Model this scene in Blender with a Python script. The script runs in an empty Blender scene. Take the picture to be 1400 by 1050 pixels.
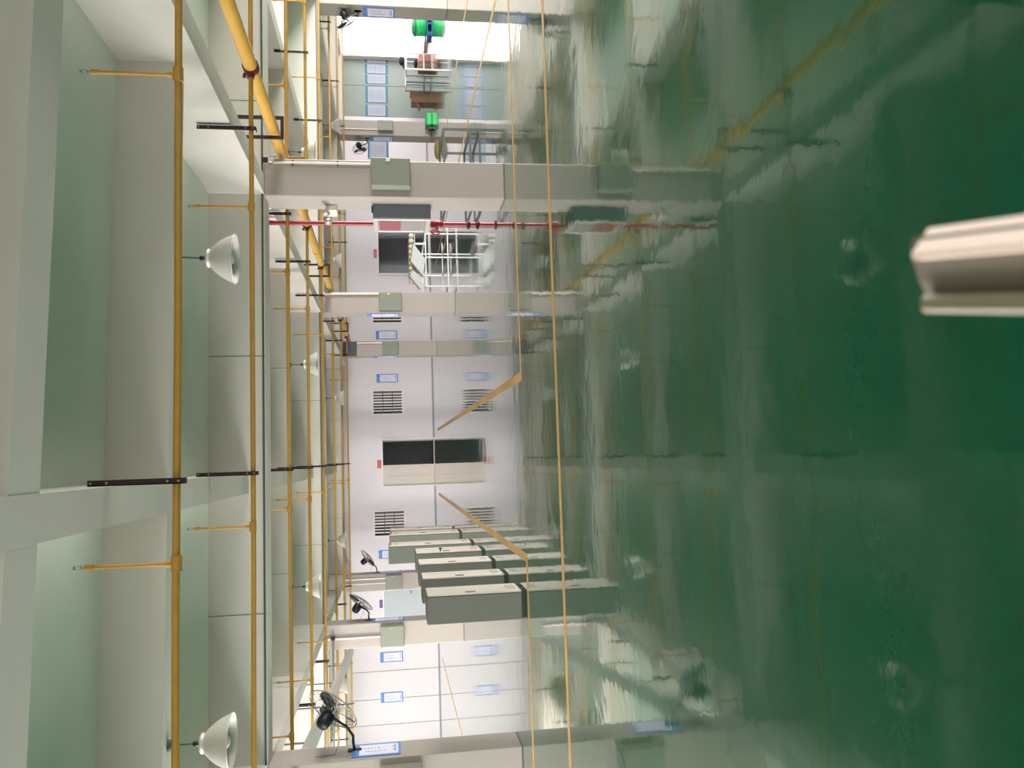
import bpy, math, random
from mathutils import Vector, Matrix
random.seed(7)
scene = bpy.context.scene
COL = scene.collection
PI = math.pi

# ------------------------------------------------------------------ camera
FPX, CAMH = 1125.2, 1.65
pit, yaw, rol = (math.radians(a) for a in (8.437, 5.0197, 1.1162))
FW = Vector((math.sin(yaw)*math.cos(pit), math.cos(yaw)*math.cos(pit), -math.sin(pit)))
_r = Vector((math.cos(yaw), -math.sin(yaw), 0)); _d = FW.cross(_r)
RT = _r*math.cos(rol) + _d*math.sin(rol)
DN = -_r*math.sin(rol) + _d*math.cos(rol)
CAM = Vector((0, 0, CAMH))
cd = bpy.data.cameras.new('camera'); cam = bpy.data.objects.new('camera', cd); COL.objects.link(cam)
cd.sensor_fit = 'HORIZONTAL'; cd.sensor_width = 36; cd.lens = FPX/1400*36
cd.clip_start = 0.02; cd.clip_end = 200
cd.dof.use_dof = True; cd.dof.focus_distance = 12.5; cd.dof.aperture_fstop = 4.6
# the photograph was taken with the phone on its side: the picture's left is the room's up
m = Matrix((DN, RT, -FW)).transposed().to_4x4(); m.translation = CAM
cam.matrix_world = m
scene.camera = cam

# ------------------------------------------------------------------ world, light, exposure
w = bpy.data.worlds.new('world'); scene.world = w; w.use_nodes = True
w.node_tree.nodes['Background'].inputs[0].default_value = (0.86, 0.93, 1.0, 1)
w.node_tree.nodes['Background'].inputs[1].default_value = 1.0
scene.view_settings.view_transform = 'Standard'; scene.view_settings.look = 'None'
scene.view_settings.exposure = 0.22; scene.view_settings.gamma = 1.0
scene.view_settings.use_curve_mapping = False

def area(name, loc, direction, sx, sy, power, color):
    l = bpy.data.lights.new(name, 'AREA'); l.shape = 'RECTANGLE'; l.size = sx; l.size_y = sy
    l.energy = power; l.color = color
    o = bpy.data.objects.new(name, l); COL.objects.link(o); o.location = loc
    o.rotation_euler = Vector(direction).to_track_quat('-Z', 'Z').to_euler()
    return o
XL, XR, YB, YF, ZC = -12.4, 16.0, -6.0, 32.2, 4.0
DAY = (0.96, 0.98, 1.0)
# daylight from unseen side and rear windows, set low to light the ceiling (x size runs along the wall, y size is height)
WZ0, WZ1 = .06, 2.4
def win_light(name, x, y0, y1, power, color):
    area(name, (x, (y0+y1)/2, (WZ0+WZ1)/2), (1 if x < 0 else -1, 0, 0), y1-y0, WZ1-WZ0, power, color)
win_light('daylight_left_far', XL+.06, 21, 31, 1400, (1.0, .96, .94))
win_light('daylight_left_mid', XL+.06, 12, 20, 3200, (1.0, .97, .96))
win_light('daylight_left_near', XL+.06, 6, 11, 1300, (.96, 1, .98))
win_light('added_light_left_rear', XL+.06, 0, 4.5, 900, (1, .99, .97))  # added light in an unseen window, brightens the nearest beam face
win_light('daylight_right_mid', XR-.06, 11.5, 15.5, 1850, (1, .98, .98))
win_light('daylight_right_near', XR-.06, 6, 11, 1400, (1, .99, .96))
win_light('added_light_right_rear', XR-.06, 0, 4.5, 1000, (1, .98, .95))  # added twin on the right, also in an unseen window
area('daylight_rear', (2, YB+.06, .95), (0, 1, 0), 14, 1.4, 120, (1.0, .95, .9))
SHUTTER_GLOW = 3.2

# ------------------------------------------------------------------ helpers
def Zp(x, y, z):
    v = FW + DN*((x-700)/FPX) - RT*((y-525)/FPX); return CAM + v*((z-CAMH)/v.z)
def Yp(x, y, Y):
    v = FW + DN*((x-700)/FPX) - RT*((y-525)/FPX); return CAM + v*(Y/v.y)
def Xp(x, y, X):
    v = FW + DN*((x-700)/FPX) - RT*((y-525)/FPX); return CAM + v*(X/v.x)

ORG = {}
class MB:
    def __init__(s): s.v = []; s.f = []; s.sm = []
    def add(s, vs, fs, smooth=False):
        n = len(s.v); s.v += [Vector(a) for a in vs]
        s.f += [tuple(i+n for i in q) for q in fs]; s.sm += [smooth]*len(fs); return s
    def box(s, x0, x1, y0, y1, z0, z1, b=0.0):
        x0, x1 = min(x0, x1), max(x0, x1); y0, y1 = min(y0, y1), max(y0, y1); z0, z1 = min(z0, z1), max(z0, z1)
        if b <= 0:
            vs = [(x, y, z) for z in (z0, z1) for y in (y0, y1) for x in (x0, x1)]
            return s.add(vs, [(0,2,3,1),(4,5,7,6),(0,1,5,4),(2,6,7,3),(0,4,6,2),(1,3,7,5)])
        vs = []; idx = {}
        for i, x in enumerate((x0, x1)):
            for j, y in enumerate((y0, y1)):
                for k, z in enumerate((z0, z1)):
                    sx, sy, sz = (1-2*i)*b, (1-2*j)*b, (1-2*k)*b
                    idx[i,j,k,0] = len(vs); vs.append((x, y+sy, z+sz))
                    idx[i,j,k,1] = len(vs); vs.append((x+sx, y, z+sz))
                    idx[i,j,k,2] = len(vs); vs.append((x+sx, y+sy, z))
        F = []
        for i in (0, 1):
            q = [idx[i,0,0,0], idx[i,1,0,0], idx[i,1,1,0], idx[i,0,1,0]]; F.append(q if i else q[::-1])
            q = [idx[0,i,0,1], idx[0,i,1,1], idx[1,i,1,1], idx[1,i,0,1]]; F.append(q if i else q[::-1])
            q = [idx[0,0,i,2], idx[1,0,i,2], idx[1,1,i,2], idx[0,1,i,2]]; F.append(q if i else q[::-1])
            for j in (0, 1):
                q = [idx[i,j,0,0], idx[i,j,1,0], idx[i,j,1,1], idx[i,j,0,1]]; F.append(q if (i+j)%2 else q[::-1])
                q = [idx[i,0,j,0], idx[i,0,j,2], idx[i,1,j,2], idx[i,1,j,0]]; F.append(q if (i+j)%2 == 0 else q[::-1])
                q = [idx[0,i,j,1], idx[1,i,j,1], idx[1,i,j,2], idx[0,i,j,2]]; F.append(q if (i+j)%2 == 0 else q[::-1])
                for k in (0, 1):
                    q = [idx[i,j,k,0], idx[i,j,k,1], idx[i,j,k,2]]; F.append(q if (i+j+k)%2 else q[::-1])
        return s.add(vs, F)
    def prism(s, poly, direction):
        """poly: list of 3-D points, extruded by a vector"""
        d = Vector(direction); n = len(poly); a = [Vector(p) for p in poly]
        vs = a + [p+d for p in a]
        return s.add(vs, [tuple(range(n))[::-1], tuple(range(n, 2*n))] + [(i, (i+1)%n, n+(i+1)%n, n+i) for i in range(n)])
    def tube(s, pts, r, n=8, caps=True, rs=None):
        pts = [Vector(p) for p in pts]; k = len(pts); vs = []; up = None
        for i, p in enumerate(pts):
            t = (pts[min(i+1, k-1)]-pts[max(i-1, 0)]).normalized()
            if up is None: up = t.orthogonal().normalized()
            up = (up - t*up.dot(t)).normalized(); sd = t.cross(up)
            rr = rs[i] if rs else r
            for j in range(n):
                a = 2*PI*j/n; vs.append(p + (up*math.cos(a)+sd*math.sin(a))*rr)
        fs = [(i*n+j, i*n+(j+1)%n, (i+1)*n+(j+1)%n, (i+1)*n+j) for i in range(k-1) for j in range(n)]
        s.add(vs, fs, n > 4)
        if caps: s.add(vs[:n], [tuple(range(n))[::-1]]); s.add(vs[-n:], [tuple(range(n))])
        return s
    def ring(s, c, nrm, R, r, n=28, k=4, R2=None):
        nrm = Vector(nrm).normalized(); a = nrm.orthogonal().normalized(); b = nrm.cross(a); c = Vector(c)
        vs = []
        for i in range(n):
            t = 2*PI*i/n; e = a*math.cos(t)+b*math.sin(t)
            for j in range(k):
                q = 2*PI*j/k; vs.append(c + e*(R+r*math.cos(q)) + nrm*r*math.sin(q))
        return s.add(vs, [(i*k+j, ((i+1)%n)*k+j, ((i+1)%n)*k+(j+1)%k, i*k+(j+1)%k) for i in range(n) for j in range(k)], True)
    def lathe(s, prof, c=(0,0,0), axis=(0,0,1), n=24):
        """prof: (radius, height) pairs along the axis"""
        ax = Vector(axis).normalized(); a = ax.orthogonal().normalized(); b = ax.cross(a); c = Vector(c); vs = []
        for (r, h) in prof:
            for j in range(n):
                t = 2*PI*j/n; vs.append(c + (a*math.cos(t)+b*math.sin(t))*r + ax*h)
        k = len(prof)
        s.add(vs, [(i*n+j, i*n+(j+1)%n, (i+1)*n+(j+1)%n, (i+1)*n+j) for i in range(k-1) for j in range(n)], True)
        return s
    def build(s, name, mat, parent=None, label=None, kind=None, loc=None):
        me = bpy.data.meshes.new(name)
        o = bpy.data.objects.new(name, me); COL.objects.link(o)
        if parent is not None: og = ORG[parent.name]
        elif loc is not None: og = Vector(loc)
        else: og = Vector((0, 0, 0))
        me.from_pydata([tuple(v-og) for v in s.v], [], s.f); me.update()
        for p, q in zip(me.polygons, s.sm): p.use_smooth = q
        me.materials.append(mat)
        ORG[o.name] = og
        if parent is not None: o.parent = parent
        else: o.location = og
        if label: o['label'] = label
        if kind: o['kind'] = kind
        return o

def thing(name, label, cat, loc, group=None):
    o = bpy.data.objects.new(name, None); COL.objects.link(o); o.location = Vector(loc); ORG[o.name] = Vector(loc)
    o.empty_display_size = .1
    o['label'] = label; o['category'] = cat
    if group: o['group'] = group
    return o
def struct(name, mb, mat, parent=None, **k):
    return mb.build(name, mat, parent, kind='structure' if parent is None else None, **k)
def copy_tree(o, parent=None):
    c = o.copy(); COL.objects.link(c); ORG[c.name] = ORG[o.name]
    if parent: c.parent = parent
    for ch in list(o.children):
        if ch is not c: copy_tree(ch, c)
    return c

# ------------------------------------------------------------------ materials
def lin(r, g, b):
    f = lambda c: ((c/255+.055)/1.055)**2.4 if c/255 > .04045 else c/255/12.92
    return (f(r), f(g), f(b), 1)
def mat(name, rgb, rough=.6, metal=0, var=.05, scale=6, bump=0, bscale=40, emit=None, trans=0, ior=1.45, stretch=None):
    m = bpy.data.materials.new(name); m.use_nodes = True; nt = m.node_tree; N = nt.nodes; L = nt.links
    p = N['Principled BSDF']; p.inputs['Roughness'].default_value = rough; p.inputs['Metallic'].default_value = metal
    p.inputs['IOR'].default_value = ior
    base = lin(*rgb); tc = N.new('ShaderNodeTexCoord'); src = tc.outputs['Object']
    if stretch:
        mp = N.new('ShaderNodeMapping'); mp.inputs['Scale'].default_value = stretch; L.new(src, mp.inputs[0]); src = mp.outputs[0]
    if var:
        no = N.new('ShaderNodeTexNoise'); no.inputs['Scale'].default_value = scale; no.inputs['Detail'].default_value = 5
        L.new(src, no.inputs['Vector'])
        mx = N.new('ShaderNodeMix'); mx.data_type = 'RGBA'
        mx.inputs[6].default_value = tuple(max(0, c*(1-var*1.6)) for c in base[:3])+(1,)
        mx.inputs[7].default_value = tuple(min(1, c*(1+var*1.6)) for c in base[:3])+(1,)
        L.new(no.outputs['Fac'], mx.inputs[0]); L.new(mx.outputs[2], p.inputs['Base Color'])
    else: p.inputs['Base Color'].default_value = base
    if bump:
        nb = N.new('ShaderNodeTexNoise'); nb.inputs['Scale'].default_value = bscale; nb.inputs['Detail'].default_value = 3
        L.new(src, nb.inputs['Vector']); b = N.new('ShaderNodeBump'); b.inputs['Strength'].default_value = bump
        b.inputs['Distance'].default_value = .01; L.new(nb.outputs['Fac'], b.inputs['Height']); L.new(b.outputs[0], p.inputs['Normal'])
    if emit:
        p.inputs['Emission Color'].default_value = lin(*emit[0]); p.inputs['Emission Strength'].default_value = emit[1]
    if trans: p.inputs['Transmission Weight'].default_value = trans
    return m
M = {}
M['plaster'] = mat('white_plaster', (212, 205, 196), .75, var=.04, scale=1.5, bump=.15, bscale=25)
M['column'] = mat('column_paint', (172, 161, 154), .6, var=.03, scale=2, bump=.1, bscale=30)
M['panel'] = mat('white_wall_panel', (230, 222, 226), .45, var=.02, scale=1)
M['ceiling'] = mat('ceiling_paint_green_bounce', (234, 238, 228), .8, var=.04, scale=1.5, bump=.15, bscale=25)  # green bounce from the floor is painted into this colour
M['greypanel'] = mat('grey_wall_panel', (142, 152, 146), .5, var=.03, scale=1)
M['yellow'] = mat('yellow_pipe_paint', (186, 140, 58), .4, var=.12, scale=9)
M['yellow2'] = mat('main_pipe_paint', (208, 160, 70), .38, var=.08, scale=6)
M['rust'] = mat('red_oxide_iron', (92, 34, 36), .6, var=.15, scale=20)
M['iron'] = mat('black_brown_angle_iron', (44, 24, 28), .55, var=.15, scale=20)
M['steel'] = mat('bare_steel', (90, 98, 98), .4, .7, var=.08, scale=15)
M['brass'] = mat('sprinkler_metal', (170, 165, 150), .35, .8, var=.05)
M['red'] = mat('red_pipe_paint', (158, 38, 48), .35, var=.08, scale=10)
M['black'] = mat('black_plastic', (26, 26, 32), .45, var=.1, scale=20)
M['wire'] = mat('grey_wire', (130, 130, 128), .4, .5, var=.05)
M['conduit'] = mat('white_plastic_conduit', (232, 222, 212), .4, var=.02)
M['cable'] = mat('dark_teal_conduit', (70, 88, 84), .5, var=.06)
M['ebox'] = mat('grey_green_enamel', (138, 139, 126), .45, var=.03, scale=8)
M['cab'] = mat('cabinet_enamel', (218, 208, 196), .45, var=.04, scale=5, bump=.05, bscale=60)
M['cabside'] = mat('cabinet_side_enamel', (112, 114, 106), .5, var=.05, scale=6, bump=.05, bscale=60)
M['dark'] = mat('dark_slot', (40, 40, 38), .6, var=0)
M['plinth'] = mat('dark_plinth', (60, 62, 58), .6, var=.05)
M['alu'] = mat('spun_aluminium', (222, 212, 204), .4, .25, var=.03, scale=8, stretch=(1, 1, 14))
M['bulb'] = mat('frosted_bulb', (225, 236, 236), .25, var=0)
M['hydrant'] = mat('blue_grey_enamel', (108, 112, 122), .45, var=.04)
M['aluframe'] = mat('pale_aluminium', (205, 200, 192), .35, .4, var=.02)
M['glass'] = mat('cabinet_glass', (150, 140, 138), .08, var=.05, scale=3)
M['glassred'] = mat('red_print_on_glass', (150, 70, 76), .15, var=.1, scale=30)
M['blue'] = mat('blue_print', (92, 142, 214), .5, var=.06, scale=20)
M['deepblue'] = mat('deep_blue_print', (50, 70, 150), .5, var=.05)
M['posterpaper'] = mat('poster_grey_paper', (168, 170, 186), .5, var=.03)
M['teal'] = mat('teal_poster_band', (52, 120, 150), .5, var=.08)
M['paper'] = mat('notice_white', (228, 226, 242), .5, var=.02)
M['redink'] = mat('red_ink', (200, 80, 96), .5, var=0)
M['greyink'] = mat('grey_ink', (138, 130, 152), .5, var=0)
M['blueink'] = mat('dark_ink', (70, 74, 110), .5, var=0)
M['redsign'] = mat('red_sign', (214, 74, 76), .45, var=.05)
M['purple'] = mat('purple_sign', (70, 62, 140), .45, var=.05)
M['whiteframe'] = mat('white_frame_paint', (236, 232, 230), .4, var=.02)
M['greymetal'] = mat('grey_painted_steel', (98, 104, 102), .4, .2, var=.06, scale=12)
M['cream'] = mat('cream_cloth_roll', (206, 198, 176), .8, var=.08, scale=20, bump=.2, bscale=60)
M['palesheet'] = mat('pale_plastic_sheet', (198, 202, 200), .35, var=.04)
M['sheetedge'] = mat('grey_brown_sheet_edge', (142, 134, 122), .6, var=.05)
M['darkroom'] = mat('dark_room_lining', (205, 208, 214), .7, var=.05)
M['winpane'] = mat('dark_window_glass', (66, 52, 52), .15, var=.1, scale=3)
M['winpale'] = mat('pale_window_blind', (150, 130, 124), .5, var=.1, scale=3)
M['doorleaf'] = mat('cream_door_leaf', (214, 202, 192), .5, var=.03, scale=3)
M['bluedoor'] = mat('blue_grey_door_leaf', (190, 196, 200), .45, var=.02)
M['carton'] = mat('brown_cardboard', (138, 104, 84), .8, var=.08, scale=10)
M['pink'] = mat('salmon_pink_plastic', (226, 152, 140), .6, var=.06)
M['bagblack'] = mat('black_purple_bag', (34, 24, 40), .7, var=.15, scale=20)
M['green'] = mat('bright_green_plastic', (40, 200, 104), .35, var=.08, scale=8)
M['darkgreen'] = mat('green_lid_plastic', (40, 130, 84), .4, var=.08, scale=8)
M['bluepl'] = mat('blue_plastic', (50, 90, 170), .4, var=.05)
M['olive'] = mat('olive_cloth', (140, 122, 66), .85, var=.15, scale=15, bump=.3, bscale=30)
M['tape'] = mat('yellow_floor_tape', (214, 164, 90), .38, var=.08, scale=3)
M['base'] = mat('blue_grey_skirting', (150, 156, 166), .5, var=.03)
M['baseP'] = mat('pink_grey_skirting', (206, 178, 172), .5, var=.03)
M['fgmid'] = mat('rail_grey', (140, 128, 118), .45, .1, var=.04, scale=20)
M['fglit'] = mat('rail_lit_side', (250, 222, 208), .6, var=.01)  # light from the right painted in as a paler rail colour
M['fgdark'] = mat('rail_groove', (70, 62, 50), .6, var=.05)
M['fgside'] = mat('rail_beige', (168, 156, 134), .5, var=.05, scale=30)
M['shutter'] = mat('daylit_translucent_shutter', (240, 240, 240), .6, var=0, emit=((255, 250, 252), SHUTTER_GLOW))

# green epoxy floor: glossy coat with slow ripples
fm = bpy.data.materials.new('green_epoxy_floor'); fm.use_nodes = True
nt = fm.node_tree; N = nt.nodes; L = nt.links; p = N['Principled BSDF']
tc = N.new('ShaderNodeTexCoord')
def fnoise(scale, detail, st=(1, 1, 1), dist=0):
    mp = N.new('ShaderNodeMapping'); mp.inputs['Scale'].default_value = st; L.new(tc.outputs['Object'], mp.inputs[0])
    n = N.new('ShaderNodeTexNoise'); n.inputs['Scale'].default_value = scale; n.inputs['Detail'].default_value = detail
    n.inputs['Distortion'].default_value = dist
    L.new(mp.outputs[0], n.inputs['Vector']); return n.outputs['Fac']
def ramp(src, a, b, ca, cb):
    r = N.new('ShaderNodeValToRGB'); r.color_ramp.elements[0].position = a; r.color_ramp.elements[1].position = b
    r.color_ramp.elements[0].color = ca; r.color_ramp.elements[1].color = cb; L.new(src, r.inputs[0]); return r.outputs[0]
c1 = ramp(fnoise(.9, 5), .25, .75, (0.0004, 0.072, 0.030, 1), (0.0008, 0.102, 0.046, 1))
c2 = ramp(fnoise(14, 6), .3, .8, (.9, .9, .9, 1), (1.1, 1.1, 1.1, 1))
mx = N.new('ShaderNodeMix'); mx.data_type = 'RGBA'; mx.blend_type = 'MULTIPLY'; mx.inputs[0].default_value = 1
L.new(c1, mx.inputs[6]); L.new(c2, mx.inputs[7])
# sparse pale specks and scuffs
sp = ramp(fnoise(60, 2), .80, .84, (0, 0, 0, 1), (1, 1, 1, 1))
mx2 = N.new('ShaderNodeMix'); mx2.data_type = 'RGBA'; L.new(sp, mx2.inputs[0]); L.new(mx.outputs[2], mx2.inputs[6])
mx2.inputs[7].default_value = (.05, .22, .12, 1); L.new(mx2.outputs[2], p.inputs['Base Color'])
rr = N.new('ShaderNodeMapRange'); L.new(fnoise(.7, 4), rr.inputs[0]); rr.inputs[1].default_value = .3; rr.inputs[2].default_value = .7
rr.inputs[3].default_value = .05; rr.inputs[4].default_value = .11; L.new(rr.outputs[0], p.inputs['Roughness'])
p.inputs['IOR'].default_value = 1.33; p.inputs['Coat Weight'].default_value = 1; p.inputs['Coat IOR'].default_value = 1.34; p.inputs['Coat Roughness'].default_value = .045
b1 = N.new('ShaderNodeBump'); b1.inputs['Strength'].default_value = 1; b1.inputs['Distance'].default_value = .0022
L.new(fnoise(2.4, 2, (1, 1, 1), .3), b1.inputs['Height'])
b2 = N.new('ShaderNodeBump'); b2.inputs['Strength'].default_value = 1; b2.inputs['Distance'].default_value = .0005
L.new(fnoise(10, 3), b2.inputs['Height']); L.new(b1.outputs[0], b2.inputs['Normal']); L.new(b2.outputs[0], p.inputs['Normal']); L.new(b2.outputs[0], p.inputs['Coat Normal'])
M['floor'] = fm

# ------------------------------------------------------------------ the shell
struct('floor', MB().box(XL-.2, XR+.2, YB-.2, YF+.2, -.2, 0), M['floor'])
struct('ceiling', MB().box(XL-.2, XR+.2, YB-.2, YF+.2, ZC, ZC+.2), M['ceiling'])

def strip_wall(mb, u0, u1, z0, z1, holes, emit):
    """cuts a wall into boxes around rectangular holes (u0,u1,z0,z1)"""
    us = sorted({u0, u1, *[h[0] for h in holes], *[h[1] for h in holes]})
    for a, b in zip(us, us[1:]):
        hs = sorted([h for h in holes if h[0] < (a+b)/2 < h[1]], key=lambda h: h[2]); z = z0
        for h in hs:
            if h[2] > z: emit(mb, a, b, z, h[2])
            z = h[3]
        if z < z1: emit(mb, a, b, z, z1)
    return mb
def rect(pa, pb):
    return (min(pa.x, pb.x), max(pa.x, pb.x), min(pa.z, pb.z), max(pa.z, pb.z))
# side and rear walls with unseen windows, cut low to light the ceiling
def side_wall(name, x, out, wins):
    mb = strip_wall(MB(), YB, YF, 0, ZC, wins, lambda b, a, c, z0, z1: b.box(x, x+out*.2, a, c, z0, z1))
    return struct(name, mb, M['plaster'])
LW = [(0, 4.5, WZ0, WZ1), (6, 11, WZ0, WZ1), (12, 20, WZ0, WZ1), (21, 31, WZ0, WZ1)]  # first opening added for light on the nearest beam
RW = [(0, 4.5, WZ0, WZ1), (6, 11, WZ0, WZ1), (11.5, 15.5, WZ0, WZ1), (16.5, 31.9, 0, 3.3)]  # first opening here likewise added for the nearest beam
side_wall('wall_left', XL, -1, LW); side_wall('wall_right', XR, 1, RW)
wb = strip_wall(MB(), XL, XR, 0, ZC, [(-5, 9, .25, 1.65)], lambda b, a, c, z0, z1: b.box(a, c, YB-.2, YB, z0, z1))
struct('wall_rear', wb, M['plaster'])
nwin = 4
for (x, out, wins) in ((XL, -1, LW), (XR, 1, RW[:3])):
    for (a, c, z0, z1) in wins:
        f = MB(); f.box(x, x+out*.1, a, c, z0, z0+.05); f.box(x, x+out*.1, a, c, z1-.05, z1)
        n = int((c-a)/1.25)
        for i in range(n+1):
            yy = a+(c-a-.05)*i/n; f.box(x, x+out*.1, yy, yy+.05, z0+.05, z1-.05)
        struct('window_%d' % nwin, f, M['whiteframe']); nwin += 1
f = MB(); f.box(-5, 9, YB-.1, YB, .25, .3); f.box(-5, 9, YB-.1, YB, 1.6, 1.65)
for i in range(12): f.box(-5+i*13.95/11, -4.95+i*13.95/11, YB-.1, YB, .3, 1.6)
struct('window_%d' % nwin, f, M['whiteframe'])
# daylit translucent shutter on the right-hand wall
sh = struct('window_%d' % (nwin+1), MB().box(XR+.12, XR+.16, 16.5, 31.9, 0, 3.3), M['whiteframe'])
a = 16.5
for i in range(11):
    MB().box(XR+.02, XR+.06, a+i*1.4+.006, a+(i+1)*1.4-.006, .01, 3.29).build('shutter_panel', M['shutter'], sh)
struct('baseboard_right', MB().box(XR-.02, XR+.015, 16.5, YF, 0, .09), M['baseP'])

# ------------------------------------------------------------------ far wall with doors and windows
W = YF
o1 = rect(Yp(523, 602, W), Yp(590, 634, W)); o1 = (o1[0], o1[1], 0, o1[3])
leaf = rect(Yp(522, 634, W), Yp(595, 662, W)); leaf = (leaf[0], leaf[1], 0, o1[3])
o2 = rect(Yp(517, 316, W), Yp(580, 374, W)); o2 = (o2[0], o2[1], 0, o2[3])
o3 = rect(Yp(525, 808, W), Yp(583, 843, W)); o3 = (o3[0], o3[1], 0, o3[3])
w1 = rect(Yp(508, 533, W), Yp(552, 567, W)); w2 = rect(Yp(510, 698, W), Yp(555, 733, W)); 
w3 = rect(Yp(508, 443, W), Yp(550, 409, W))
holes = [(leaf[0], o1[1], 0, o1[3]), o2, o3, w1, w2, w3]
XP = -6.45        # right end of the panelled part
XG = Yp(520, 160, W).x; XG2 = XR
struct('wall_back', strip_wall(MB(), XP, XG, 0, ZC, holes, lambda b, a, c, z0, z1: b.box(a, c, W, W+.18, z0, z1)), M['panel'])
# panelled left part and grey right part: panel boards with recessed joints on a dark backing
bk = struct('wall_back_left', MB().box(XL, XP, W+.05, W+.18, 0, ZC), M['base'])
x = XP; seams = [Yp(560, yy, W).x for yy in (880, 915, 953, 988, 1020)]
seams = [XP] + [s for s in seams if s < XP-.2]
while seams[-1] > XL+.3: seams.append(max(XL, seams[-1]-.98))
for a, c in zip(seams, seams[1:]):
    MB().box(c+.008, a-.008, W, W+.05, .0, ZC-.005, .006).build('wall_panel', M['panel'], bk)
bk = struct('wall_back_right', MB().box(XG, XG2, W+.05, W+.18, 0, ZC), M['base'])
s1 = Yp(530, 118, W).x
for a, c in ((XG, s1), (s1, XG2)):
    MB().box(a+.006, c-.006, W, W+.05, 0, ZC-.005, .005).build('wall_panel', M['greypanel'], bk)
struct('baseboard_back', strip_wall(MB(), XL, XR, 0, .035, [(o[0]-.05, o[1]+.05, 0, .035) for o in ((leaf[0], o1[1]), o2, o3)],
       lambda b, a, c, z0, z1: b.box(a, c, W-.008, W, z0, z1)), M['base'])
# dark rooms behind the openings
dr = MB(); 
dr.box(XL, XR, W+2.2, W+2.3, -.02, 3.4); dr.box(XL-.1, XL, W+.2, W+2.3, -.02, 3.4); dr.box(XR, XR+.1, W+.2, W+2.3, -.02, 3.4)
dr.box(XL, XR, W+.18, W+2.3, 3.4, 3.5); dr.box(XL, XR, W+.2, W+2.3, -.12, -.02)
struct('wall_dark_room', dr, M['darkroom'])

def window(n, r, pale):
    x0, x1, z0, z1 = r; F = .06
    f = MB(); f.box(x0, x1, W-.02, W+.06, z1-F, z1); f.box(x0, x1, W-.02, W+.06, z0, z0+F)
    f.box(x0, x0+F, W-.02, W+.06, z0+F, z1-F); f.box(x1-F, x1, W-.02, W+.06, z0+F, z1-F)
    o = struct('window_%d' % n, f, M['whiteframe'])
    xm = (x0+x1)/2
    MB().box(x0+F, xm, W+.05, W+.07, z0+F, z1-F).build('pane', M['winpane'], o)
    MB().box(xm, x1-F, W+.05, W+.07, z0+F, z1-F).build('pane', M['winpale'] if pale else M['winpane'], o)
    MB().box(xm-.03, xm+.03, W+.0, W+.05, z0+F, z1-F).build('mullion', M['whiteframe'], o)
    for k in range(1, 8):
        xx = x0+F+(x1-x0-2*F)*k/8
        if k == 4: continue
        MB().box(xx-.022, xx+.022, W-.015, W+.01, z0+F, z1-F).build('security_bar', M['whiteframe'], o)
    for k in (1, 2):
        zz = z0+F+(z1-z0-2*F)*k/3
        MB().box(x0+F, x1-F, W-.025, W-.015, zz-.012, zz+.012).build('cross_bar', M['steel'], o)
window(1, w1, True); window(2, w2, True); window(3, w3, False)

def frame(mb, r, F=.06, y0=W-.03, y1=W+.1):
    x0, x1, z0, z1 = r
    mb.box(x0-F, x0, y0, y1, 0, z1+F); mb.box(x1, x1+F, y0, y1, 0, z1+F); mb.box(x0, x1, y0, y1, z1, z1+F); return mb
d1 = struct('door_1', frame(MB(), (leaf[0], o1[1], 0, o1[3]), .05), M['whiteframe'])
lf = MB().box(leaf[0], o1[0], W+.02, W+.06, .02, o1[3], .004).build('door_leaf', M['doorleaf'], d1)
for (z0, z1) in ((.2, .85), (1.05, 1.8)):
    for k in (0, 1):
        ww = (o1[0]-leaf[0]); a = leaf[0]+ww*(.1+.42*k)
        MB().box(a, a+ww*.36, W+.008, W+.02, z0, z1, .003).build('door_leaf_panel', M['doorleaf'], lf)
MB().box(leaf[0], o1[1], W-.03, W+.1, 0, .02).build('threshold', M['baseP'], d1)
lf = MB().box(o1[1]-.04, o1[1], W+.1, W+.85, .02, o1[3], .003).build('open_door_leaf', M['darkroom'], d1)
d2 = struct('door_2', frame(MB(), o2, .06), M['whiteframe'])
MB().box(o2[0], o2[1], W-.03, W+.1, 0, .05).build('threshold', M['whiteframe'], d2)
MB().box(o2[0], o2[0]+.05, W+.1, W+.9, .05, o2[3]).build('open_door_leaf', M['darkroom'], d2)
MB().box(o2[1]-.05, o2[1], W+.1, W+.9, .05, o2[3]).build('open_door_leaf', M['darkroom'], d2)
d3 = struct('door_3', frame(MB(), o3, .05), M['whiteframe'])
lf = MB().box(o3[0], o3[1], W+.02, W+.06, .01, o3[3], .004).build('door_leaf', M['bluedoor'], d3)
MB().box(o3[1]-.14, o3[1]-.04, W-.03, W+.02, .98, 1.02, .005).build('door_handle', M['steel'], lf)

# ------------------------------------------------------------------ beams
Y1, Y2, Y3 = 11.2, 20.25, 28.75        # near faces of the column rows
ZB, ZS = 3.28, 3.5                     # undersides of main and secondary beams
# columns: (x0, x1)
CR = [(3.6, 4.12), (11.5, 12.05)]; CL = [(-4.42, -3.85)]
def beam(pts4, z0, seams=()):
    b = MB(); b.prism([(x, y, z0) for x, y in pts4], (0, 0, ZC-z0))
    o = struct('ceiling_beam', b, M['plaster'])
    for sx, sy in seams:
        MB().box(sx-.004, sx+.004, sy-.002, sy+.01, z0, ZC).build('board_joint', M['steel'], o)
    return o
def line(p, q, X): return p[1]+(q[1]-p[1])*(X-p[0])/(q[0]-p[0])
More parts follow.
